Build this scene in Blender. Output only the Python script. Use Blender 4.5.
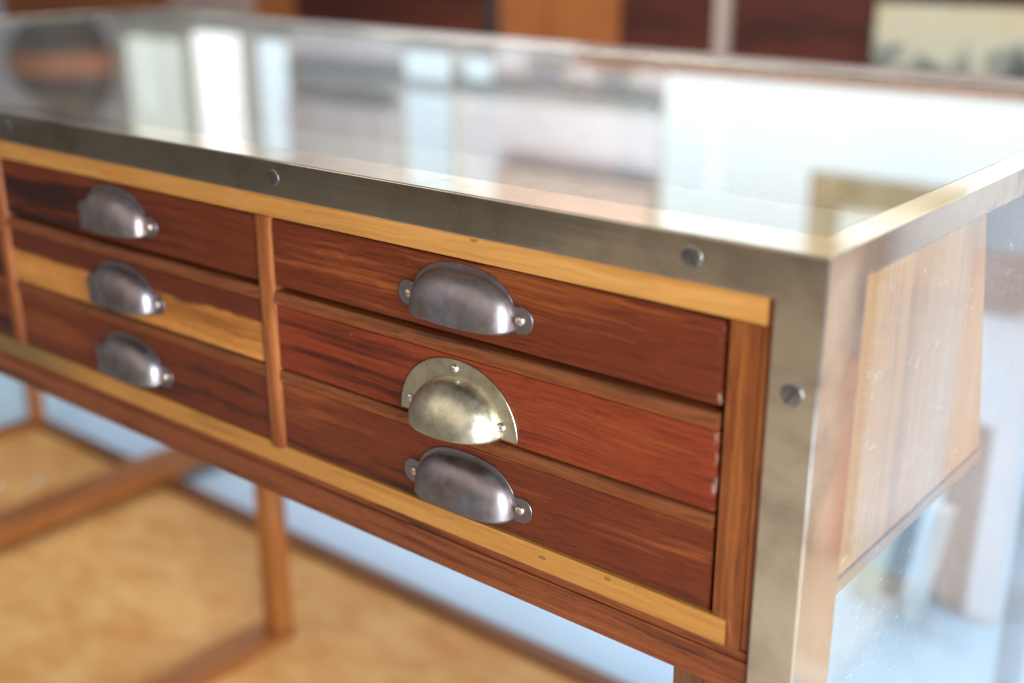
import bpy, bmesh, math, random
from mathutils import Vector, Matrix
random.seed(7)
for o in list(bpy.data.objects): bpy.data.objects.remove(o)
scene = bpy.context.scene
COL = scene.collection

# ---------------------------------------------------------------- units
# all plans are drawn in small "plan units": x along the front (0 = right corner),
# y into the room (0 = front of the metal frame), z from the table top (floor = -1200)
SC = 0.62 / 1000.0
FLOOR = -1200.0
def V(x, y, z): return Vector((x*SC, y*SC, (z-FLOOR)*SC))

# ---------------------------------------------------------------- camera
cam_d = bpy.data.cameras.new('camera'); cam = bpy.data.objects.new('camera', cam_d); COL.objects.link(cam)
scene.camera = cam
CP = V(349.82, -792.97, 225.55)
yaw, pit, rol = math.radians(-39.355), math.radians(19.130), math.radians(-0.072)
F = Vector((math.sin(yaw)*math.cos(pit), math.cos(yaw)*math.cos(pit), -math.sin(pit)))
r0 = F.cross(Vector((0,0,1))).normalized(); u0 = r0.cross(F)
r1 = math.cos(rol)*r0 + math.sin(rol)*u0; u1 = -math.sin(rol)*r0 + math.cos(rol)*u0
M = Matrix((( r1.x, u1.x, -F.x, CP.x), (r1.y, u1.y, -F.y, CP.y), (r1.z, u1.z, -F.z, CP.z), (0,0,0,1)))
cam.matrix_world = M
cam_d.sensor_width = 36; cam_d.lens = 41.55
cam_d.clip_start = 0.02; cam_d.clip_end = 100
cam_d.dof.use_dof = True
cam_d.dof.focus_distance = (V(-350, -10, -215) - CP).dot(F)
cam_d.dof.aperture_fstop = 2.7

# ---------------------------------------------------------------- world and lamps
w = bpy.data.worlds.new('World'); scene.world = w; w.use_nodes = True
bg = w.node_tree.nodes['Background']
bg.inputs[0].default_value = (1.0, 0.96, 0.92, 1); bg.inputs[1].default_value = 0.24
scene.view_settings.view_transform = 'Standard'; scene.view_settings.look = 'None'
scene.view_settings.exposure = 0.0; scene.view_settings.gamma = 1.0
scene.view_settings.use_curve_mapping = False
scene.cycles.max_bounces = 10; scene.cycles.transparent_max_bounces = 16
scene.cycles.sample_clamp_indirect = 4.0

def area(name, pos, target, sx, sy, power, color):
    d = bpy.data.lights.new(name, 'AREA'); d.shape = 'RECTANGLE'; d.size = sx*SC; d.size_y = sy*SC
    d.energy = power; d.color = color
    o = bpy.data.objects.new(name, d); COL.objects.link(o)
    p = V(*pos); t = V(*target); o.location = p
    o.rotation_euler = (t-p).to_track_quat('-Z', 'Y').to_euler()
    return o
area('window_light_right', (2300, -1500, 260), (-400, 0, -200), 1300, 1900, 96, (0.80, 0.90, 1.0))
area('front_fill', (-1600, -3800, 1700), (-700, 0, -200), 6500, 3000, 24, (1.0, 0.90, 0.78))  # added soft fill on the drawer fronts, no window known there
area('back_wall_wash', (-1800, 2300, 2300), (-1800, 3600, 200), 4800, 1500, 84, (0.90, 0.96, 1.0))  # added lamp washing the wall and floor behind, no skylight known

# ---------------------------------------------------------------- mesh helpers
def new_obj(name, bm, mat, parent=None, loc=None, bevel=0, smooth=False, seg=2):
    if bevel:
        bmesh.ops.bevel(bm, geom=[e for e in bm.edges if e.is_manifold and e.calc_face_angle(0) > 0.5],
                        offset=bevel*SC, segments=seg, profile=0.5, affect='EDGES', clamp_overlap=True)
    bmesh.ops.recalc_face_normals(bm, faces=bm.faces)
    me = bpy.data.meshes.new(name); bm.to_mesh(me); bm.free()
    if smooth:
        for p in me.polygons: p.use_smooth = True
    if mat: me.materials.append(mat)
    o = bpy.data.objects.new(name, me); COL.objects.link(o)
    if parent: o.parent = parent
    if loc is not None: o.location = loc
    return o
def box(bm, x0, x1, y0, y1, z0, z1, org=None):
    a = V(x0, y0, z0); b = V(x1, y1, z1)
    if org is not None: a = a-org; b = b-org
    vs = [bm.verts.new((x, y, z)) for x in (a.x, b.x) for y in (a.y, b.y) for z in (a.z, b.z)]
    for f in ((0,1,3,2),(4,6,7,5),(0,4,5,1),(2,3,7,6),(0,2,6,4),(1,5,7,3)):
        bm.faces.new([vs[i] for i in f])
def boxobj(name, x0, x1, y0, y1, z0, z1, mat, parent=None, bevel=1.0):
    c = V((x0+x1)/2, (y0+y1)/2, (z0+z1)/2)
    bm = bmesh.new(); box(bm, x0, x1, y0, y1, z0, z1, c)
    po = Vector((0,0,0))
    q = parent
    while q is not None: po += q.location; q = q.parent
    return new_obj(name, bm, mat, parent, c-po, bevel)
def prism(name, pts, axis, a0, a1, mat, parent=None, bevel=0.8, smooth=False):
    """closed outline pts in the two other axes, extruded along axis ('x','y','z')"""
    bm = bmesh.new()
    def mk(p, a):
        if axis == 'x': return V(a, p[0], p[1])
        if axis == 'y': return V(p[0], a, p[1])
        return V(p[0], p[1], a)
    A = [mk(p, a0) for p in pts]; B = [mk(p, a1) for p in pts]
    c = sum(A+B, Vector())/(2*len(A))
    va = [bm.verts.new(v-c) for v in A]; vb = [bm.verts.new(v-c) for v in B]
    n = len(pts)
    bm.faces.new(va); bm.faces.new(vb[::-1])
    for i in range(n): bm.faces.new((va[i], vb[i], vb[(i+1)%n], va[(i+1)%n]))
    po = Vector((0,0,0)); q = parent
    while q is not None: po += q.location; q = q.parent
    return new_obj(name, bm, mat, parent, c-po, bevel, smooth)
def empty(name, loc, label, cat, group=None):
    o = bpy.data.objects.new(name, None); COL.objects.link(o); o.location = loc
    o.empty_display_size = 0.05
    tag(o, label, cat, group); return o
def tag(o, label, cat, group=None):
    o['label'] = label; o['category'] = cat
    if group: o['group'] = group
def struct(o): o['kind'] = 'structure'; return o

# ---------------------------------------------------------------- materials
class NT:
    def __init__(s, name):
        s.m = bpy.data.materials.new(name); s.m.use_nodes = True
        s.t = s.m.node_tree; s.t.nodes.clear(); s.L = s.t.links
        s.out = s.n('ShaderNodeOutputMaterial')
    def n(s, typ, **kw):
        x = s.t.nodes.new(typ)
        for k, v in kw.items(): setattr(x, k, v)
        return x
    def link(s, a, b): s.L.new(a, b)
    def noise(s, vec, scale, detail=4, rough=0.5, dist=0.0):
        x = s.n('ShaderNodeTexNoise'); x.inputs['Scale'].default_value = scale
        x.inputs['Detail'].default_value = detail; x.inputs['Roughness'].default_value = rough
        x.inputs['Distortion'].default_value = dist
        if vec is not None: s.link(vec, x.inputs['Vector'])
        return x.outputs['Fac']
    def mapping(s, vec, scale=(1,1,1), loc=(0,0,0), rot=(0,0,0)):
        x = s.n('ShaderNodeMapping'); x.inputs['Scale'].default_value = scale
        x.inputs['Location'].default_value = loc; x.inputs['Rotation'].default_value = rot
        s.link(vec, x.inputs['Vector']); return x.outputs['Vector']
    def ramp(s, fac, stops, interp='LINEAR'):
        x = s.n('ShaderNodeValToRGB'); e = x.color_ramp.elements; x.color_ramp.interpolation = interp
        while len(e) < len(stops): e.new(0.5)
        for i, (p, c) in enumerate(stops):
            e[i].position = p; e[i].color = (*c, 1) if len(c) == 3 else c
        s.link(fac, x.inputs[0]); return x.outputs[0]
    def mix(s, fac, a, b, mode='MIX'):
        x = s.n('ShaderNodeMixRGB', blend_type=mode)
        for i, v in enumerate((fac, a, b)):
            if hasattr(v, 'is_linked') or isinstance(v, bpy.types.NodeSocket): s.link(v, x.inputs[i])
            elif isinstance(v, (int, float)): x.inputs[i].default_value = v if i == 0 else (v, v, v, 1)
            else: x.inputs[i].default_value = (*v, 1)
        return x.outputs[0]
    def math(s, op, a, b=0.0, clamp=False):
        x = s.n('ShaderNodeMath', operation=op); x.use_clamp = clamp
        for i, v in enumerate((a, b)):
            if isinstance(v, bpy.types.NodeSocket): s.link(v, x.inputs[i])
            else: x.inputs[i].default_value = v
        return x.outputs[0]
    def coord(s, which='Object'):
        return s.n('ShaderNodeTexCoord').outputs[which]
    def principled(s, **kw):
        b = s.n('ShaderNodeBsdfPrincipled')
        for k, v in kw.items():
            i = b.inputs[k]
            if isinstance(v, bpy.types.NodeSocket): s.link(v, i)
            elif isinstance(v, tuple): i.default_value = (*v, 1) if len(v) == 3 else v
            else: i.default_value = v
        s.link(b.outputs[0], s.out.inputs[0]); return b
    def bump(s, h, strength=0.1, dist=0.001):
        x = s.n('ShaderNodeBump'); x.inputs['Strength'].default_value = strength
        x.inputs['Distance'].default_value = dist; s.link(h, x.inputs['Height']); return x.outputs[0]

def rgb(*c): return c
def wood(name, dark, mid, light, axis='x', seed=0.0, pore=.75, rough=0.34, sap=None, wear=None, left_tone=None, coarse=1.0, coat=0.08, scuff=0.0):
    t = NT(name); co = t.coord()
    al, ac = 2.2*coarse, 170.0*coarse
    def sc(al, ac): return {'x': (al, ac, ac), 'y': (ac, al, ac), 'z': (ac, ac, al)}[axis]
    loc = (seed*3.1, seed*7.7, seed*5.3)
    # slow warp so that the grain wanders
    warp = t.n('ShaderNodeTexNoise'); warp.inputs['Scale'].default_value = 9; warp.inputs['Detail'].default_value = 2
    t.link(t.mapping(co, (1,1,1), loc), warp.inputs['Vector'])
    wv = t.n('ShaderNodeVectorMath', operation='MULTIPLY_ADD'); t.link(warp.outputs['Color'], wv.inputs[0])
    wv.inputs[1].default_value = (0.012, 0.012, 0.012); t.link(co, wv.inputs[2]); cw = wv.outputs[0]
    n1 = t.noise(t.mapping(cw, sc(al*.8, ac*.35), loc), 1.0, 5, .55, .6)
    n2 = t.noise(t.mapping(cw, sc(al*1.6, ac*1.4), loc), 1.0, 6, .6, .3)
    n3 = t.noise(t.mapping(cw, sc(al*7, ac*7), loc), 1.0, 4, .65)
    n4 = t.noise(t.mapping(co, sc(4, 9), loc), 1.0, 2, .5)
    g = t.math('ADD', t.math('MULTIPLY', n1, .62), t.math('MULTIPLY', n2, .38))
    g = t.math('ADD', g, t.math('MULTIPLY', t.math('SUBTRACT', n4, .5), .45))
    base = t.ramp(g, [(.36, dark), (.47, mid), (.55, mid), (.70, light)])
    if sap:
        sx = t.n('ShaderNodeSeparateXYZ'); t.link(co, sx.inputs[0])
        wob = t.noise(t.mapping(co, sc(22, 30), loc), 1.0, 3, .55)
        hgt = t.math('ADD', sx.outputs[2], t.math('MULTIPLY', t.math('SUBTRACT', wob, .5), .011))
        hgt = t.math('ADD', hgt, t.math('MULTIPLY', sx.outputs[0], sap[1]))
        f = t.math('MULTIPLY', t.math('SUBTRACT', sap[0], hgt), 260, clamp=True)
        sapc = t.ramp(g, [(.35, (.26,.085,.016)), (.5, (.46,.175,.037)), (.7, (.55,.24,.06))])
        base = t.mix(f, t.mix(.35, base, (.06,.012,.006)), sapc)
    pores = t.ramp(n3, [(.38, (.50,.43,.40)), (.54, (1,1,1))])
    base = t.mix(pore, base, pores, 'MULTIPLY')
    vo = t.n('ShaderNodeTexVoronoi'); vo.inputs['Scale'].default_value = 1.0
    t.link(t.mapping(co, sc(60, 150), loc), vo.inputs['Vector'])
    fl = t.math('MULTIPLY', t.math('LESS_THAN', vo.outputs['Distance'], .17), t.math('GREATER_THAN', t.noise(t.mapping(co, (1,1,1), loc), 60, 2, .5), .63))
    base = t.mix(t.math('MULTIPLY', fl, .55), base, (.05,.02,.01))
    if left_tone:
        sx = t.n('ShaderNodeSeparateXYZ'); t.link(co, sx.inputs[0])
        f = t.math('MULTIPLY', t.math('SUBTRACT', left_tone[0], t.math('ADD', sx.outputs[0], t.math('MULTIPLY', n4, .06))), left_tone[1], clamp=True)
        base = t.mix(f, base, left_tone[2])
    # scuffs: faint pale rubbed flecks in the varnish
    sn = t.noise(t.mapping(co, sc(60, 160), loc), 1.0, 4, .7)
    sf = t.math('MULTIPLY', t.math('SUBTRACT', sn, .70), 6, clamp=True)
    base = t.mix(t.math('MULTIPLY', sf, .25+scuff), base, (.52,.38,.30))
    if wear:
        sx = t.n('ShaderNodeSeparateXYZ'); t.link(co, sx.inputs[0])
        wn = t.noise(t.mapping(co, (180,180,110), loc), 1.0, 4, .6)
        f = t.math('MULTIPLY', t.math('SUBTRACT', sx.outputs[0], wear), 420, clamp=True)
        f = t.math('MULTIPLY', f, t.math('MULTIPLY', t.math('SUBTRACT', wn, .50), 4, clamp=True))
        base = t.mix(f, base, (.46,.33,.28))
    rn = t.noise(t.mapping(co, sc(20, 60), loc), 1.0, 3, .6)
    rr = t.math('ADD', t.math('MULTIPLY', rn, .25), rough-.12)
    nrm = t.bump(t.math('ADD', n3, t.math('MULTIPLY', n2, .6)), .22, .0005)
    t.principled(**{'Base Color': base, 'Roughness': rr, 'Normal': nrm, 'Coat Weight': coat, 'Specular IOR Level': .27, 'Coat Roughness': .22})
    return t.m

def metal(name, c1, c2, c3, rough=.25, scale=26, brushed=None, aniso=0, speck=.2):
    t = NT(name); oi = t.n('ShaderNodeObjectInfo')      # every fitting has its own tarnish
    off = t.n('ShaderNodeVectorMath', operation='MULTIPLY_ADD'); t.link(oi.outputs['Random'], off.inputs[0])
    off.inputs[1].default_value = (7.3, 3.1, 5.7); t.link(t.coord(), off.inputs[2]); co = off.outputs[0]
    a = t.noise(co, scale, 6, .62, .8); b = t.noise(co, scale*6, 5, .6)
    g = t.math('ADD', t.math('MULTIPLY', a, .75), t.math('MULTIPLY', b, .25))
    col = t.ramp(g, [(.34, c1), (.50, c2), (.66, c3)])
    sp = t.math('MULTIPLY', t.math('SUBTRACT', t.noise(co, scale*22, 3, .6), .62), 7, clamp=True)
    col = t.mix(t.math('MULTIPLY', sp, speck), col, (.06,.05,.04))
    r = t.math('ADD', t.math('MULTIPLY', t.noise(co, scale*2.2, 5, .65), rough), rough*.5)
    h = t.noise(co, scale*9, 4, .6)
    if brushed:
        h = t.noise(t.mapping(co, brushed), 1.0, 3, .6)
        r = t.math('ADD', r, t.math('MULTIPLY', t.math('SUBTRACT', h, .5), .10))
    nrm = t.bump(h, .05, .0006)
    t.principled(**{'Base Color': col, 'Metallic': 1.0, 'Roughness': r, 'Normal': nrm})
    return t.m

def simple(name, c1, c2, scale=8, rough=.5, stretch=(1,1,1), bump=0.0, metallic=0.0, spec=None):
    t = NT(name); co = t.coord(); mp = t.mapping(co, stretch)
    n = t.noise(mp, scale, 6, .6, .5)
    col = t.ramp(n, [(.35, c1), (.65, c2)])
    kw = {'Base Color': col, 'Roughness': rough, 'Metallic': metallic}
    if bump: kw['Normal'] = t.bump(t.noise(mp, scale*8, 4, .6), bump, .001)
    if spec is not None: kw['Specular IOR Level'] = spec
    t.principled(**kw); return t.m

def emit(name, c, s, c2=None):
    t = NT(name); e = t.n('ShaderNodeEmission'); e.inputs[1].default_value = s
    n = t.noise(t.coord(), 3.0, 3, .5)
    t.link(t.ramp(n, [(.3, c2 or c), (.7, c)]), e.inputs[0])
    t.link(e.outputs[0], t.out.inputs[0]); return t.m

def glass(name, dust_amt, haze, stretch=(1,1,1), tint=(.94,.975,.965), wisps=0.0):
    """pane: clear, Fresnel reflection from each face, a film of dust, specks and wiped smears"""
    t = NT(name); co = t.coord(); geo = t.n('ShaderNodeNewGeometry')
    dp = t.n('ShaderNodeVectorMath', operation='DOT_PRODUCT')
    t.link(geo.outputs['Normal'], dp.inputs[0]); t.link(geo.outputs['Incoming'], dp.inputs[1])
    c = t.math('ABSOLUTE', dp.outputs['Value'])
    fr = t.math('ADD', .04, t.math('MULTIPLY', t.math('POWER', t.math('SUBTRACT', 1.0, c), 5.0), .96), clamp=True)
    tr = t.n('ShaderNodeBsdfTransparent'); tr.inputs[0].default_value = (*tint, 1)
    gl = t.n('ShaderNodeBsdfGlossy'); gl.inputs['Roughness'].default_value = .012
    gl.inputs['Color'].default_value = (1,1,1,1)
    mx = t.n('ShaderNodeMixShader'); t.link(fr, mx.inputs[0]); t.link(tr.outputs[0], mx.inputs[1]); t.link(gl.outputs[0], mx.inputs[2])
    vo = t.n('ShaderNodeTexVoronoi'); vo.inputs['Scale'].default_value = 420; t.link(co, vo.inputs['Vector'])
    rs = t.noise(co, 90, 3, .6)
    speck = t.math('MULTIPLY', t.math('LESS_THAN', vo.outputs['Distance'], .16), t.math('GREATER_THAN', rs, .53))
    n = t.noise(t.mapping(co, stretch), 7, 6, .65, 1.2)
    film = t.math('MULTIPLY', t.math('MULTIPLY', t.math('SUBTRACT', n, .30), 2.2, clamp=True), haze)
    f = t.math('ADD', film, t.math('MULTIPLY', speck, dust_amt), clamp=True)
    if wisps:
        wn = t.noise(t.mapping(co, (1, 14, 60), rot=(.7, 0, 0)), 3.0, 5, .7, .8)
        f = t.math('ADD', f, t.math('MULTIPLY', t.math('MULTIPLY', t.math('SUBTRACT', wn, .60), 5, clamp=True), wisps), clamp=True)
    df = t.n('ShaderNodeBsdfDiffuse'); df.inputs[0].default_value = (.80,.82,.84,1)
    m2 = t.n('ShaderNodeMixShader'); t.link(f, m2.inputs[0]); t.link(mx.outputs[0], m2.inputs[1]); t.link(df.outputs[0], m2.inputs[2])
    t.link(m2.outputs[0], t.out.inputs[0]); return t.m

RED = ((.024,.005,.003), (.115,.020,.0055), (.25,.062,.014))
RED2 = ((.055,.008,.003), (.185,.028,.0078), (.25,.058,.016))
BRN = ((.045,.011,.005), (.185,.046,.013), (.34,.11,.028))
ORG = ((.045,.010,.003), (.155,.038,.008), (.37,.118,.024))
YEL = ((.20,.07,.013), (.38,.160,.034), (.50,.235,.062))
def drawer_wood(i, wear=None, red=False, sap=None, scuff=0):
    p = RED2 if red else RED
    return wood('drawer_wood', *p, axis='x', seed=(1.37*i+.4 if not red else 41.3), wear=wear, sap=sap, scuff=scuff)
m_yel = wood('pale_rail_wood', *YEL, axis='x', pore=.3, seed=2.2, rough=.42, coarse=.8, coat=.1)
m_yel2 = wood('pale_rail_wood_dark_left', *YEL, axis='x', pore=.3, seed=5.1, rough=.42, coarse=.8, coat=.1, left_tone=(.31, 9.0, (.16,.095,.03)))  # turns dark olive towards its left end
m_org_z = wood('orange_stile_wood', *ORG, axis='z', seed=3.3, rough=.38, scuff=.3)
m_brn_x = wood('apron_wood', *BRN, axis='x', seed=4.4)
m_brn_z = wood('divider_wood', *BRN, axis='z', seed=6.1)
m_brn_y = wood('end_wood', (.20,.08,.03), (.34,.15,.06), (.44,.22,.10), axis='y', seed=7.1)
m_bead = wood('bead_wood', (.05,.013,.005), (.175,.047,.013), (.30,.10,.03), axis='x', seed=8.8)
m_leg = wood('leg_wood', (.27,.085,.022), (.43,.150,.038), (.54,.23,.07), axis='z', seed=9.7, coarse=.5)
m_legd = wood('dark_leg_wood', (.03,.012,.006), (.13,.05,.02), (.30,.13,.05), axis='z', seed=2.9)
m_rail_x = wood('rail_wood_long', (.10,.035,.015), (.20,.075,.028), (.30,.12,.045), axis='x', seed=1.9, coarse=.5)
m_rail_y = wood('rail_wood_cross', (.20,.065,.018), (.34,.115,.031), (.45,.18,.05), axis='y', seed=3.9, coarse=.5)
m_board = wood('end_board_wood', (.36,.125,.024), (.52,.215,.050), (.60,.30,.10), axis='z', seed=12.3, pore=.35, coarse=.3, scuff=.2)
m_tan = simple('worn_plywood', (.52,.215,.050), (.64,.345,.120), scale=11, rough=.6, stretch=(1,1.6,1))
m_deck = simple('deck_lining', (.30,.185,.125), (.42,.28,.20), scale=60, rough=.85)
m_frame = metal('frame_metal', (.44,.375,.295), (.74,.635,.51), (.84,.735,.60), rough=.09, scale=7, speck=.08, brushed=(3,3,220))
m_iron = metal('burnished_steel', (.245,.18,.165), (.275,.235,.235), (.29,.29,.345), rough=.42, scale=45, speck=.15)
m_brass = metal('aged_brass', (.44,.385,.27), (.59,.535,.405), (.67,.63,.51), rough=.34, scale=60, speck=.4)
m_screw = metal('screw_steel', (.40,.38,.36), (.62,.60,.57), (.75,.73,.70), rough=.28, scale=200)
m_fscrew = metal('dull_screw_steel', (.22,.215,.21), (.34,.325,.31), (.46,.44,.41), rough=.22, scale=200)
m_rivet = metal('rivet_brassed', (.40,.30,.22), (.60,.48,.38), (.72,.62,.52), rough=.32, scale=200)
m_slot = simple('slot_dark', (.015,.013,.012), (.03,.028,.025), rough=.7)
m_top = glass('top_glass', .30, .02)
m_end = glass('end_glass', .32, .07, stretch=(1,1,.35), wisps=.30)

# ---------------------------------------------------------------- setting
m_floor = simple('sky_tinted_concrete', (.43,.56,.72), (.50,.62,.77), scale=2.5, rough=.5, bump=.1, spec=.3)  # blue of the sky on pale concrete is put into the colour
bm = bmesh.new()
a, b = V(-14000, -7000, -1200), V(6000, 8000, -1200)
bm.faces.new([bm.verts.new(p) for p in ((a.x,a.y,0),(b.x,a.y,0),(b.x,b.y,0),(a.x,b.y,0))])
struct(new_obj('floor', bm, m_floor))
m_front_sheet = wood('front_sheet_wood', (.44,.38,.31), (.62,.55,.46), (.72,.64,.54), axis='x', seed=31, coarse=.25, rough=.5)
m_dark_sheet = simple('dark_sheet_colour', (.24,.225,.195), (.31,.29,.255), scale=60, rough=.95)
struct(boxobj('dark_reflect_sheet', -8800, -3000, -6300, -900, -1200+10, -1200+16, m_dark_sheet, None, 0))  # unseen dark sheet, added to darken the left of the frame's reflection
struct(boxobj('front_reflect_sheet', -9000, 1800, -6500, -60, -1200+1, -1200+7, m_front_sheet, None, 0))  # unseen light sheet, added so the front metal reflects a warm tone
m_wall = simple('wall_plaster', (.62,.565,.56), (.82,.79,.80), scale=1.6, rough=.9, bump=.1)
wall = boxobj('back_wall', -9500, 1500, 4040, 4160, -1200, 2600, m_wall, bevel=0); struct(wall)

# ---------------------------------------------------------------- the counter
counter = empty('display_counter', V(-1450, 660, FLOOR),
    'long glass topped display counter with metal edging, hardwood drawers and cup handles', 'display counter')
LX, DY = -2905.0, 1330.0      # left end, depth

YB0, YBK = 1222.0, 0.075
def yb(x): return YB0 - x*YBK
def frame_mesh():
    bm = bmesh.new(); g = {}
    def v(x, y, z):
        if y > 800: y = y - DY + yb(x)
        k = (x, y, z)
        if k not in g: g[k] = bm.verts.new(V(x, y, z) - counter.location)
        return g[k]
    X0, X1, Y0, Y1, Z0, Z1 = LX, 0, 0, DY, FLOOR, 0
    def uface(o, i):      # o: outer bl, tl, tr, br ; i: inner bl, tl, tr, br (open at the bottom)
        for q in ((0,1),(1,2),(2,3)):
            bm.faces.new((v(*o[q[0]]), v(*o[q[1]]), v(*i[q[1]]), v(*i[q[0]])))
    uface([(X0,Y0,Z0),(X0,Y0,Z1),(X1,Y0,Z1),(X1,Y0,Z0)], [(X0+42,Y0,Z0),(X0+42,Y0,-40),(X1-42,Y0,-40),(X1-42,Y0,Z0)])
    uface([(X0,Y1,Z0),(X0,Y1,Z1),(X1,Y1,Z1),(X1,Y1,Z0)], [(X0+42,Y1,Z0),(X0+42,Y1,-40),(X1-42,Y1,-40),(X1-42,Y1,Z0)])
    uface([(X1,Y0,Z0),(X1,Y0,Z1),(X1,Y1,Z1),(X1,Y1,Z0)], [(X1,76,Z0),(X1,76,-29),(X1,Y1-76,-29),(X1,Y1-76,Z0)])
    uface([(X0,Y0,Z0),(X0,Y0,Z1),(X0,Y1,Z1),(X0,Y1,Z0)], [(X0,76,Z0),(X0,76,-29),(X0,Y1-76,-29),(X0,Y1-76,Z0)])
    o = [(X0,Y0,Z1),(X0,Y1,Z1),(X1,Y1,Z1),(X1,Y0,Z1)]; i = [(X0+31,58,Z1),(X0+31,1200,Z1),(X1-31,1200,Z1),(X1-31,58,Z1)]
    for q in ((0,1),(1,2),(2,3),(3,0)):
        bm.faces.new((v(*o[q[0]]), v(*o[q[1]]), v(*i[q[1]]), v(*i[q[0]])))
    bmesh.ops.recalc_face_normals(bm, faces=bm.faces)
    # make sure normals point out of the case
    for f in bm.faces:
        c = f.calc_center_median() + counter.location - V(LX/2, DY/2, -600)
    return bm
fo = new_obj('metal_frame', frame_mesh(), m_frame, counter)
bpy.context.view_layer.objects.active = fo
sm = fo.modifiers.new('thick', 'SOLIDIFY'); sm.thickness = 3.2*SC; sm.offset = -1; sm.use_even_offset = True
bv = fo.modifiers.new('bevel', 'BEVEL'); bv.width = 2.2*SC; bv.segments = 3; bv.limit_method = 'ANGLE'; bv.angle_limit = math.radians(40)

prism('glass_top', [(LX+12,16),(-12,16),(-12,yb(0)-90),(LX+12,yb(LX)-90)], 'z', -11, -4.2, m_top, counter, 0)
boxobj('glass_end', -11, -4.2, 30, yb(0)-30, FLOOR+4, -12, m_end, counter, bevel=0)
boxobj('glass_end', LX+4.2, LX+11, 30, yb(LX)-30, FLOOR+4, -12, m_end, counter, bevel=0)

m_seal = simple('dark_seal', (.05,.05,.045), (.08,.08,.07), scale=40, rough=.6)
bm = bmesh.new(); so = V(LX/2, DY/2, -4)
for q in ((LX+31, -31, 58.2, 60.6), (LX+31.2, LX+33.4, 60.8, yb(LX)-135), (-33.4, -31.2, 60.8, yb(0)-135)):
    box(bm, q[0], q[1], q[2], q[3], -4.1, -1.2, so)
new_obj('seal', bm, m_seal, counter, so-counter.location)
# slotted screws sunk into the metal edging
def lathe(bm, prof, n=24, mat=Matrix.Identity(4)):
    rings = []
    for r, h in prof:
        if r < 1e-6: rings.append([bm.verts.new(mat @ Vector((0, 0, h*SC)))])
        else: rings.append([bm.verts.new(mat @ Vector((r*SC*math.cos(2*math.pi*k/n), r*SC*math.sin(2*math.pi*k/n), h*SC))) for k in range(n)])
    for A, B in zip(rings, rings[1:]):
        for k in range(n):
            a0, a1 = A[k % len(A)], A[(k+1) % len(A)]; b0, b1 = B[k % len(B)], B[(k+1) % len(B)]
            fs = []
            for q in (a0, a1, b1, b0):
                if q not in fs: fs.append(q)
            if len(fs) > 2: bm.faces.new(fs)
TO_FRONT = Matrix.Rotation(math.radians(90), 4, 'X')      # local +z -> world -y
def screw_mesh(r=8.0):
    bm = bmesh.new(); lathe(bm, [(r+1.2, -.1), (r+1.0, .35), (r, .45), (r*.86, .6), (r*.5, .7), (0, .72)], 28)
    return bm
screw_me = None
def add_screw(x, z, y=0.0, ang=0.0, r=8.0, parent=None, mat=None):
    o = new_obj('screw', screw_mesh(r), mat or m_screw, parent, V(x, y, z)-parent_loc(parent), smooth=True)
    o.rotation_euler = (math.radians(90), 0, 0)
    bm = bmesh.new()
    ca, sa = math.cos(ang), math.sin(ang); hw = r*.17; hl = r*.93
    pts = [(-hl,-hw),(hl,-hw),(hl,hw),(-hl,hw)]
    vs = []
    for zz in (.2, .82):
        vs.append([bm.verts.new(Vector(((p*ca-q*sa)*SC, (p*sa+q*ca)*SC, zz*SC))) for p, q in pts])
    bm.faces.new(vs[0]); bm.faces.new(vs[1])
    for k in range(4): bm.faces.new((vs[0][k], vs[0][(k+1)%4], vs[1][(k+1)%4], vs[1][k]))
    s = new_obj('slot', bm, m_slot, o)
    return o
def parent_loc(p):
    v = Vector((0,0,0))
    while p is not None: v += p.location; p = p.parent
    return v
for x, a in ((-116, 2.2), (-626, 1.5), (-1165, 1.9), (-1690, .6), (-2215, 1.1), (-2760, 2.6)):
    add_screw(x, -19, ang=a, r=8.2, parent=counter, mat=m_fscrew)
for z, a in ((-113, 1.0), (-520, 2.0), (-930, .4)):
    add_screw(-21.5, z, ang=a, r=8.6, parent=counter, mat=m_fscrew)

# wooden front of the drawer case
YF = 3.0
DIV = [(-664, -639), (-1230, -1206), (-1796, -1772), (-2362, -2338)]
boxobj('top_rail', LX+43, -48, YF, 40, -63, -37, m_yel, counter, 1.0)
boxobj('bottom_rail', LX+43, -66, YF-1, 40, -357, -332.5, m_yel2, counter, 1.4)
prism('stile', [(-79,-64),(-52.6,-64),(-52.6,-357),(-65.4,-357),(-65.4,-332),(-79,-332)], 'y', YF-.5, 40, m_org_z, counter, .8)
boxobj('edge_strip', -51.2, -42.4, YF+2.5, 44, -357, -41, m_brn_z, counter, 1.2)
boxobj('stile', LX+52, LX+80, YF-.5, 40, -332, -64, m_org_z, counter, .8)
boxobj('apron_bead', LX+43, -42.4, YF+1.5, 42, -366.5, -358, m_brn_x, counter, 1.6)
boxobj('apron', LX+43, -42.4, YF, 44, -400, -367.6, m_brn_x, counter, 1.4)
for x0, x1 in DIV:
    pts = [(x0, 40), (x0, YF+1)]
    for k in range(9):
        a = math.pi*k/8; pts.append(((x0+x1)/2-(x1-x0)/2*math.cos(a), YF+1-6*math.sin(a)**.8))
    pts += [(x1, YF+1), (x1, 40)]
    q = []
    for p in pts:
        if not q or (abs(p[0]-q[-1][0])+abs(p[1]-q[-1][1])) > .01: q.append(p)
    prism('divider', q, 'z', -335, -63.5, m_brn_z, counter, 0)
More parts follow.
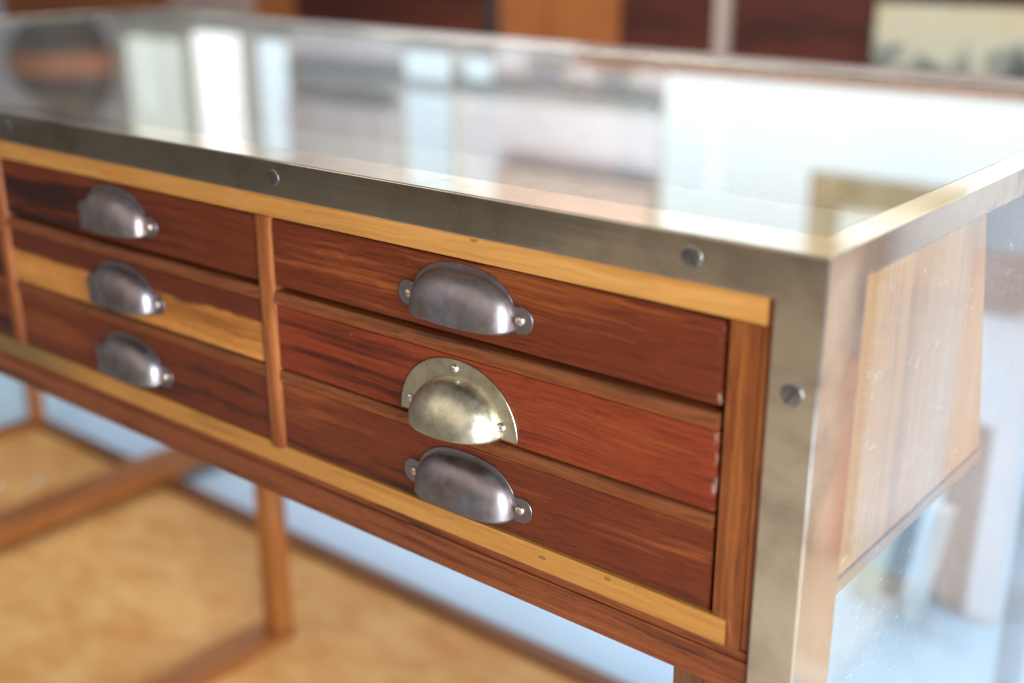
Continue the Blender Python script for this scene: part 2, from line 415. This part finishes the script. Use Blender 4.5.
# dark hollow of the case behind the drawer fronts
boxobj('case_back', LX+60, -60, 352, 358, -355, -62, m_legd, counter, .5)
boxobj('case_top', LX+45, -45, 41, 352, -60, -48, m_deck, counter, .8)
boxobj('case_bottom', LX+45, -45, 45, 352, -352, -340, m_brn_x, counter, .8)
prism('end_board', [(86,-52),(445,-52),(531,-343),(86,-343)], 'x', -44, -30, m_board, counter, 1.0)
prism('end_board_trim', [(84,-344.5),(532,-344.5),(530,-358),(84,-358)], 'x', -46, -27, m_brn_y, counter, 1.5)

# cup handles --------------------------------------------------------------
def cup_mesh(a, h, D, zb, p, q, n_exp, slant):
    """hood: superellipse outline (half width a, height h) bulging D, open underneath"""
    bm = bmesh.new(); NR, NP = 22, 48
    grid = []
    for i in range(NR+1):
        r = i/NR; r = math.sin(r*math.pi/2)
        row = []
        for j in range(NP+1):
            ph = math.pi*j/NP
            cx, cz = math.cos(ph), math.sin(ph)
            k = (abs(cx)**n_exp + abs(cz)**n_exp)**(-1/n_exp)
            x = a*r*k*cx; z = h*r*k*cz
            dep = D*max(0.0, 1-r**p)**(1/q)*(1-slant*r*k*cz)
            # lip tucks in a little at the bottom
            dip = -1.2*(1-r)*(1-cz)
            row.append(bm.verts.new(Vector((x*SC, -(dep+1.2)*SC, (zb+z+dip)*SC))))
        grid.append(row)
    for i in range(NR):
        for j in range(NP):
            if i == 0:
                bm.faces.new((grid[0][j], grid[1][j], grid[1][j+1], grid[0][j+1]))
            else:
                bm.faces.new((grid[i][j], grid[i+1][j], grid[i+1][j+1], grid[i][j+1]))
    bmesh.ops.remove_doubles(bm, verts=bm.verts, dist=1e-6)
    return bm
def finish_shell(o, th):
    m = o.modifiers.new('thick', 'SOLIDIFY'); m.thickness = th*SC; m.offset = 0
def plate(bm, pts, y0, y1):
    va = [bm.verts.new(Vector((x*SC, y0*SC, z*SC))) for x, z in pts]
    vb = [bm.verts.new(Vector((x*SC, y1*SC, z*SC))) for x, z in pts]
    bm.faces.new(va); bm.faces.new(vb[::-1])
    for i in range(len(pts)):
        j = (i+1) % len(pts); bm.faces.new((va[i], vb[i], vb[j], va[j]))
def tab_outline(a, h, zb, n_exp, tr, tz, tx):
    """back plate of the two-eared handle: arch with a round ear either side"""
    pts = []
    N = 40
    arch = []
    for j in range(N+1):
        ph = math.pi*j/N; cx, cz = math.cos(ph), math.sin(ph)
        k = (abs(cx)**n_exp+abs(cz)**n_exp)**(-1/n_exp)
        arch.append((a*k*cx, zb+h*k*cz))
    right = []
    for j in range(13):
        th = -math.pi*.5 + math.pi*j/12
        right.append((tx+tr*math.cos(th), tz+tr*math.sin(th)))
    body = [p for p in arch if p[1] > tz+tr*.75]
    left = [(-x, z) for x, z in right[::-1]]
    return [(a-6, tz-tr)] + right + [(a+1.0, tz+tr*.93)] + body + [(-a-1.0, tz+tr*.93)] + left + [(-a+6, tz-tr)]
def dome_rivet(r=5.0):
    bm = bmesh.new(); lathe(bm, [(r, 0), (r*.95, 1.2), (r*.75, 2.5), (r*.4, 3.3), (0, 3.6)], 18); return bm

_proto = {}
def make_steel_pull(parent, cx, zref, yf):
    """zref: height of the ears; copies share meshes"""
    loc = V(cx, yf, zref)-parent_loc(parent)
    if 'steel' not in _proto:
        bm = bmesh.new()
        plate(bm, tab_outline(67, 55, -14, 2.5, 13.0, 0, 71.5), -2.2, 0)
        bmesh.ops.bevel(bm, geom=[e for e in bm.edges if e.is_manifold and e.calc_face_angle(0) > .9], offset=.6*SC, segments=2, affect='EDGES')
        b = new_obj('cup_handle', bm, m_iron, parent, loc)
        d = new_obj('cup_hood', cup_mesh(63, 47, 24, -13, 4.2, 2.0, 2.7, .18), m_iron, b, smooth=True); finish_shell(d, 1.8)
        # hood and ears are one pressing: join into the handle
        bpy.context.view_layer.update()
        dg = bpy.context.evaluated_depsgraph_get()
        bm2 = bmesh.new(); bm2.from_mesh(b.data)
        tmp = bpy.data.meshes.new_from_object(d.evaluated_get(dg)); bm2.from_mesh(tmp)
        for f in bm2.faces: f.smooth = len(f.verts) == 4
        bm2.to_mesh(b.data); bm2.free(); bpy.data.objects.remove(d)
        riv = []
        for sx, s2 in ((-70.5, 0), (70.5, 0)):
            rv = new_obj('rivet', dome_rivet(5.2), m_rivet, parent, loc+Vector((sx*SC, -2.2*SC, s2*SC)), smooth=True)
            rv.rotation_euler = (math.radians(90), 0, 0); riv.append(rv)
        _proto['steel'] = (b, riv); return b
    b0, rv0 = _proto['steel']
    b = b0.copy(); COL.objects.link(b); b.parent = parent; b.location = loc
    for rv in rv0:
        c = rv.copy(); COL.objects.link(c); c.parent = parent; c.location = loc+(rv.location-b0.location)
    return b
def make_brass_pull(parent, cx, zb, yf):
    loc = V(cx, yf, zb)-parent_loc(parent)
    bm = bmesh.new(); pts = []
    for j in range(49):
        ph = math.pi*j/48; cxx, cz = math.cos(ph), math.sin(ph)
        pts.append((76*math.copysign(abs(cxx)**.96, cxx), 67*cz**.98))
    plate(bm, pts, -2.6, 0)
    bmesh.ops.bevel(bm, geom=[e for e in bm.edges if e.is_manifold and e.calc_face_angle(0) > .9], offset=.8*SC, segments=2, affect='EDGES')
    b = new_obj('cup_handle', bm, m_brass, parent, loc)
    b['label'] = 'half round brass cup handle with three screws'
    d = new_obj('cup_hood', cup_mesh(56, 49, 36, -1, 2.5, 2.0, 2.05, .12), m_brass, b, smooth=True); finish_shell(d, 1.8)
    bpy.context.view_layer.update(); dg = bpy.context.evaluated_depsgraph_get()
    bm2 = bmesh.new(); bm2.from_mesh(b.data)
    tmp = bpy.data.meshes.new_from_object(d.evaluated_get(dg)); bm2.from_mesh(tmp)
    for f in bm2.faces: f.smooth = len(f.verts) == 4
    bm2.to_mesh(b.data); bm2.free(); bpy.data.objects.remove(d)
    for sx, sz in ((-63, 13), (-2, 58), (57, 12)):
        rv = new_obj('rivet', dome_rivet(5.0), m_screw, parent, loc+Vector((sx*SC, -2.6*SC, sz*SC)), smooth=True)
        rv.rotation_euler = (math.radians(90), 0, 0)

# drawers ------------------------------------------------------------------
ROWS = [(-140, -65.5, None), (-236, -161.2, (-160.2, -146)), (-331, -252.3, (-251.3, -238.5))]
BANKS = [(-638, -84), (-1205, -665), (-1771, -1231), (-2337, -1797), (LX+81, -2363)]
kk = 0
for bi, (bx0, bx1) in enumerate(BANKS):
    for ri, (z0, z1, bead) in enumerate(ROWS):
        kk += 1
        wr = None; red = False; sap = None; sc_ = 0
        half = (bx1-bx0)/2*SC
        if bi == 0 and ri < 2: wr = half-.0030
        if bi == 0 and ri == 1: red = True; sc_ = .35
        if bi == 1 and ri == 1: sap = (.0065, -.010)
        m = drawer_wood(kk, wr, red, sap, sc_)
        yf = YF + (1.0 if ri != 1 else 0.3)
        c = V((bx0+bx1)/2, 0, (z0+z1)/2)
        bm = bmesh.new(); box(bm, bx0, bx1, yf, yf+30, z0, z1, c)
        bmesh.ops.bevel(bm, geom=list(bm.edges), offset=1.3*SC, segments=2, affect='EDGES')
        box(bm, bx0+10, bx1-10, yf+30, 335, z0+4, z1-16, c)
        d = new_obj('drawer', bm, m, counter, c-counter.location)
        if sap: d['label'] = 'two tone drawer, dark above and pale sapwood below'
        if bead:
            b0, b1 = bead; pts = [(yf+20, b0), (yf+20, b1), (yf+.5, b1)]
            for k in range(7):
                a = math.pi/2 - math.pi*k/6*.5
                pts.append((yf+.5-4.2*math.cos(a), b0+1.5+(b1-b0-1.5)*math.sin(a)))
            pts.append((yf-3.7, b0+.6)); pts.append((yf-2.6, b0))
            qq = []
            for p in pts:
                if not qq or abs(p[0]-qq[-1][0])+abs(p[1]-qq[-1][1]) > .02: qq.append(p)
            prism('bead', qq, 'x', bx0+1, bx1-.5, m_bead, d, 0.4)
        if bi == 0 and ri == 1: make_brass_pull(d, -371, -232, yf)
        else:
            cx = -362.5 if bi == 0 else (bx0+bx1)/2
            zr = {0: -109, 1: -206, 2: -301}[ri]
            make_steel_pull(d, cx, zr, yf)

# under-frame ---------------------------------------------------------------
RT = FLOOR+32
def leg(x0, x1, y0, y1, zt, m=m_leg, z0=FLOOR+3): boxobj('leg', x0, x1, y0, y1, z0, zt, m, counter, 2.0)
leg(-119, -79, 10, 52, -401, m_legd)
leg(LX+80, LX+120, 10, 52, -401, m_legd)
leg(-118, -80, 1110, 1148, -12, m_legd)
leg(LX+22, LX+60, 835, 873, -12, m_leg)
leg(-1430, -1386, 550, 592, -62, m_leg)
boxobj('lower_shelf', LX+60, -62, 40, 836, FLOOR+2, FLOOR+14, m_tan, counter, 1)
boxobj('back_stretcher', LX+62, -119, 836, 874, FLOOR+3, RT, m_rail_x, counter, 2)
boxobj('front_stretcher', LX+62, -119, 8, 44, FLOOR+3, RT, m_rail_x, counter, 2)
boxobj('side_stretcher', LX+20, LX+58, 46, 834, FLOOR+3, RT+4, m_rail_y, counter, 2)
boxobj('side_stretcher', -116, -80, 54, 1108, FLOOR+3, RT+4, m_rail_y, counter, 2)
boxobj('cross_stretcher', -2290, -2190, 46, 1300, RT+2, RT+46, m_rail_y, counter, 2)
boxobj('cross_stretcher', -1456, -1380, 46, 592, FLOOR+15, RT+4, m_rail_y, counter, 2)
for x, y in ((-2500, 640), (-2560, 560)):
    bm = bmesh.new(); lathe(bm, [(13, 0), (12, 3), (7, 6), (0, 7)], 20)
    new_obj('screw', bm, m_screw, counter, V(x, y, FLOOR+14)-counter.location, smooth=True)

# ---------------------------------------------------------------- behind the counter
m_dkred = wood('sideboard_red', (.024,.005,.002), (.066,.011,.004), (.115,.026,.008), axis='x', seed=21, coarse=.35, rough=.6, coat=0)
m_orgp = wood('sideboard_orange', (.20,.052,.012), (.32,.094,.022), (.40,.13,.036), axis='z', seed=23, coarse=.4, rough=.5, coat=.05)
m_tanp = simple('pinkish_panel', (.30,.20,.155), (.40,.28,.22), scale=4, rough=.6)
m_black = simple('dark_recess', (.02,.012,.01), (.04,.025,.02), scale=10, rough=.6)
side = empty('sideboard', V(-3800, 4000, FLOOR), 'dark reddish wooden cupboard with orange doors along the wall behind the counter', 'cupboard')
def sb(name, x0, x1, y0, y1, z0, z1, m, bev=4): boxobj(name, x0+60, x1+60, y0, y1, z0, z1, m, side, bev)
sb('carcass', -8600, -500, 3950, 4030, -1180, 190, m_dkred)
sb('top_board', -8620, -480, 3880, 4035, 192, 226, m_dkred)
sb('door', -5195, -3760, 3915, 3948, -1150, 182, m_dkred)
sb('recess', -3755, -3645, 3925, 3948, -1150, 182, m_black)
sb('door', -3640, -3338, 3905, 3948, -1150, 182, m_orgp)
sb('door', -3332, -2925, 3912, 3948, -1150, 182, m_orgp)
sb('door', -2920, -2432, 3918, 3948, -1150, 182, m_dkred)
sb('door', -2330, -1300, 3918, 3948, -1150, 182, m_dkred)
sb('post', -2405, -2342, 3890, 3948, -1150, 186, m_tanp)
sb('door', -5555, -5202, 3912, 3948, -1150, 182, m_orgp)
sb('door', -6420, -5562, 3912, 3948, -1150, 182, m_tanp)
sb('door', -8500, -6430, 3912, 3948, -1150, 182, m_orgp)

# landscape print leaning on the cupboard
t = NT('faded_print'); co = t.coord(); sx = t.n('ShaderNodeSeparateXYZ'); t.link(co, sx.inputs[0])
n = t.noise(t.mapping(co, (1.3,1,1)), 9, 5, .6, .6)
k = t.math('ADD', t.math('SUBTRACT', .66, t.math('MULTIPLY', sx.outputs[2], 3.4)), t.math('MULTIPLY', t.math('SUBTRACT', n, .5), 1.5))
col = t.ramp(k, [(.10, (.38,.30,.18)), (.42, (.38,.33,.23)), (.60, (.13,.13,.10)), (.80, (.04,.04,.035))])
t.principled(**{'Base Color': col, 'Roughness': .5})
m_print = t.m
pr = empty('leaning_print', V(-1290, 3800, FLOOR+8), 'faded cream landscape print leaning against the dark cupboard', 'print')
boxobj('paper', -1575, -900, 3800, 3806, -560, -40, m_print, pr, .5)
boxobj('backing_board', -1588, -887, 3807, 3822, -1185, -14, m_black, pr, 1)

# windows above the cupboard
m_sill = simple('sill_wood', (.30,.13,.07), (.38,.18,.10), scale=5, rough=.5)
m_wf = simple('window_paint', (.55,.52,.40), (.62,.58,.46), scale=5, rough=.5)
m_day = emit('daylight_pane', (1.0, 1.0, 1.0), 1.8, (.93,.98,1.0))
m_dayb = emit('daylight_pane_blue', (.72,.88,1.0), 1.5, (.80,.93,1.0))
m_dayg = emit('daylight_blind', (.74,.80,.74), 1.25, (.70,.76,.70))
m_dim = emit('dim_pane', (.72,.80,.95), .52, (.75,.82,.95))
m_dayw = emit('frosted_daylight', (.89,.97,1.0), 1.85, (.82,.94,.98))
def window(x0, x1, z0, z1, mp, label, fw=26, sill=False):
    e = empty('window', V((x0+x1)/2, 4020, z0), label, 'window', 'windows above the cupboard')
    boxobj('pane', x0+fw, x1-fw, 4014, 4020, z0+fw, z1-fw, mp, e, 0)
    bm = bmesh.new(); c = V((x0+x1)/2, 4020, (z0+z1)/2)
    box(bm, x0, x0+fw, 4000, 4038, z0, z1, c); box(bm, x1-fw, x1, 4000, 4038, z0, z1, c)
    box(bm, x0+fw, x1-fw, 4000, 4038, z0, z0+fw, c); box(bm, x0+fw, x1-fw, 4000, 4038, z1-fw, z1, c)
    new_obj('frame', bm, m_wf, e, c-e.location)
    if sill: boxobj('sill', x0-500, x1, 3960, 4038, z0-48, z0-3, m_sill, e, 2)
window(-7130, -6290, 350, 1700, m_dayg, 'wide window with a pale green blind and cream frame', 90)
window(-6285, -5770, 350, 1700, m_day, 'tall bright white window beside the pale green blind', 20)
window(-5640, -5310, 360, 1150, m_dayb, 'narrow pale blue window between two white ones')
window(-4370, -3990, 360, 1500, m_dayb, 'narrow bright bluish window near the middle of the wall', 16)
window(-3930, -3700, 370, 520, m_dayb, 'small square bright window beside a tall bluish one', 14)
window(-3495, -3230, 400, 530, m_dim, 'small low bluish window left of the frosted one', 14)
window(-3060, -2850, 400, 520, m_dim, 'small low bluish window touching the frosted one', 14)
window(-2660, -500, 385, 1900, m_dayw, 'very wide frosted white window at the right of the wall', 8, True)
m_beam = simple('beam_paint', (.34,.35,.33), (.40,.41,.39), scale=4, rough=.6)
bmn = boxobj('wall_shelf', -5300, -2680, 3960, 4036, 530, 590, m_beam, None, 3)
tag(bmn, 'long grey green shelf fixed on the wall between the windows', 'shelf')
m_gilt = simple('gilt_frame', (.26,.18,.075), (.38,.28,.14), scale=12, rough=.45)
m_mat = simple('picture_mount', (.62,.58,.50), (.68,.64,.57), scale=10, rough=.8)
pic = empty('framed_picture', V(-1530, 3980, 745), 'wide tan framed picture hanging before the frosted window', 'picture')
bm = bmesh.new(); c = V(-1530, 3985, 1000)
for bx in ((-1875,-1740,745,1300), (-1320,-1185,745,1300), (-1740,-1320,745,890), (-1740,-1320,1160,1300)):
    box(bm, bx[0], bx[1], 3970, 3996, bx[2], bx[3], c)
new_obj('frame', bm, m_gilt, pic, c-pic.location)
boxobj('mount', -1738, -1322, 3986, 3994, 892, 1158, m_mat, pic, 0)

# urn and plant at the far left of the cupboard top
m_terra = simple('terracotta', (.42,.15,.07), (.55,.22,.11), scale=8, rough=.7)
m_dkclay = simple('dark_glaze', (.10,.075,.06), (.17,.13,.10), scale=8, rough=.4)
urn = empty('urn', V(-7650, 3930, 228), 'dark round glazed urn with an orange band on the cupboard', 'urn')
bm = bmesh.new(); lathe(bm, [(0,0),(150,0),(170,40),(330,190),(420,330)], 32); new_obj('base', bm, m_dkclay, urn, smooth=True)
bm = bmesh.new(); lathe(bm, [(420,330),(428,360),(424,470),(410,480)], 32); new_obj('band', bm, m_terra, urn, smooth=True)
bm = bmesh.new(); lathe(bm, [(410,480),(330,640),(200,760),(190,840),(0,845)], 32); new_obj('neck', bm, m_dkclay, urn, smooth=True)

# things behind, seen through the end glass; unseen ones added for reflections
def standing(name, xb, xt, w, y, th, zt, m, label, cat, lean=0):
    """upright board on the floor; xb / xt: left edge at the floor and at height zt"""
    bm = bmesh.new(); c = V(xb+w/2, y, FLOOR+2)
    P = [V(xb, y, FLOOR+2), V(xb+w, y, FLOOR+2), V(xt+w, y+lean, zt), V(xt, y+lean, zt)]
    va = [bm.verts.new(p-c) for p in P]; vb = [bm.verts.new(p-c+Vector((0, th*SC, 0))) for p in P]
    bm.faces.new(va); bm.faces.new(vb[::-1])
    for i in range(4): bm.faces.new((va[i], vb[i], vb[(i+1)%4], va[(i+1)%4]))
    o = new_obj(name, bm, m, None, c, 2); tag(o, label, cat); return o
m_teal = simple('teal_paint', (.015,.07,.09), (.03,.10,.125), scale=6, rough=.5)
m_cream = simple('cream_paint', (.52,.54,.36), (.62,.62,.46), scale=6, rough=.5)
m_white = simple('white_paint', (.80,.84,.86), (.86,.89,.90), scale=6, rough=.4)
m_grey = simple('grey_brown_paint', (.17,.155,.135), (.23,.21,.185), scale=6, rough=.6)
m_pink = simple('pinkish_paint', (.50,.32,.24), (.62,.42,.34), scale=3, rough=.5, stretch=(3,1,.4))
m_cream2 = simple('ivory_paint', (.74,.68,.58), (.80,.74,.64), scale=5, rough=.5)
m_pale = simple('pale_tan_paint', (.60,.46,.36), (.66,.52,.42), scale=5, rough=.5)
m_or2 = simple('worn_orange_paint', (.62,.20,.08), (.70,.27,.12), scale=5, rough=.5)
m_dks = simple('dark_slat', (.16,.085,.055), (.22,.12,.08), scale=5, rough=.6)
m_pel = simple('pelmet_paint', (.46,.33,.27), (.54,.40,.33), scale=5, rough=.6)
m_pel2 = simple('cupboard_paint', (.56,.50,.48), (.66,.60,.56), scale=5, rough=.6)
m_or = simple('orange_paint', (.70,.20,.07), (.80,.28,.10), scale=3, rough=.5)
standing('plank', -555, -504, 65, 1520, 12, -855, m_cream, 'pale yellowish plank leaning behind the counter next to a teal board', 'plank')
standing('board', -501, -456, 50, 1560, 10, -855, m_teal, 'dark teal board leaning between the yellowish plank and white pole', 'board')
standing('pole', -416, -375, 38, 1480, 22, -910, m_white, 'slim white pole leaning in front of a grey brown board', 'pole')
standing('board', -402, -393, 80, 1600, 14, -758, m_grey, 'grey brown board standing behind the slim white pole', 'board')
scr = empty('reflected_slats', V(700, 1575, FLOOR+2), 'unseen cream, pinkish and orange slats added for their reflection in the metal post', 'screen')  # unseen, added to colour the streaks reflected in the post
xx = 572
for wd, mm, zt in ((18, m_dks, -330), (10, m_pink, -335), (20, m_or2, -660), (6, m_dks, -345), (16, m_pink, -330), (11, m_cream2, -335), (18, m_pale, -330), (50, m_pel, -330), (60, m_pink, -335)):
    boxobj('slat', xx, xx+wd-1.5, 1560, 1590, FLOOR+3, zt, mm, scr, .5); xx += wd
bx = boxobj('reflected_box', 405, 860, 1130, 1556, FLOOR+2, FLOOR+62, m_pale, None, 3)  # unseen, added to carry the post's pale reflection down to the floor
tag(bx, 'unseen low tan box added for its reflection at the foot of the metal post', 'box')
standing('panel', 235, 235, 150, 1580, 20, -380, m_pink, 'unseen pinkish brown panel added for its reflection in the end glass', 'panel')  # unseen, added for the pinkish reflection in the end glass
pel = boxobj('pelmet', -3650, -2690, 3950, 4036, 930, 1500, m_pel, None, 4)
tag(pel, 'deep brown boxed pelmet high on the wall beside the frosted window', 'pelmet')
pel = boxobj('cupboard', -5250, -4420, 3900, 4036, 700, 1500, m_pel2, None, 4)
tag(pel, 'pale wall cupboard above the grey green shelf', 'cupboard')
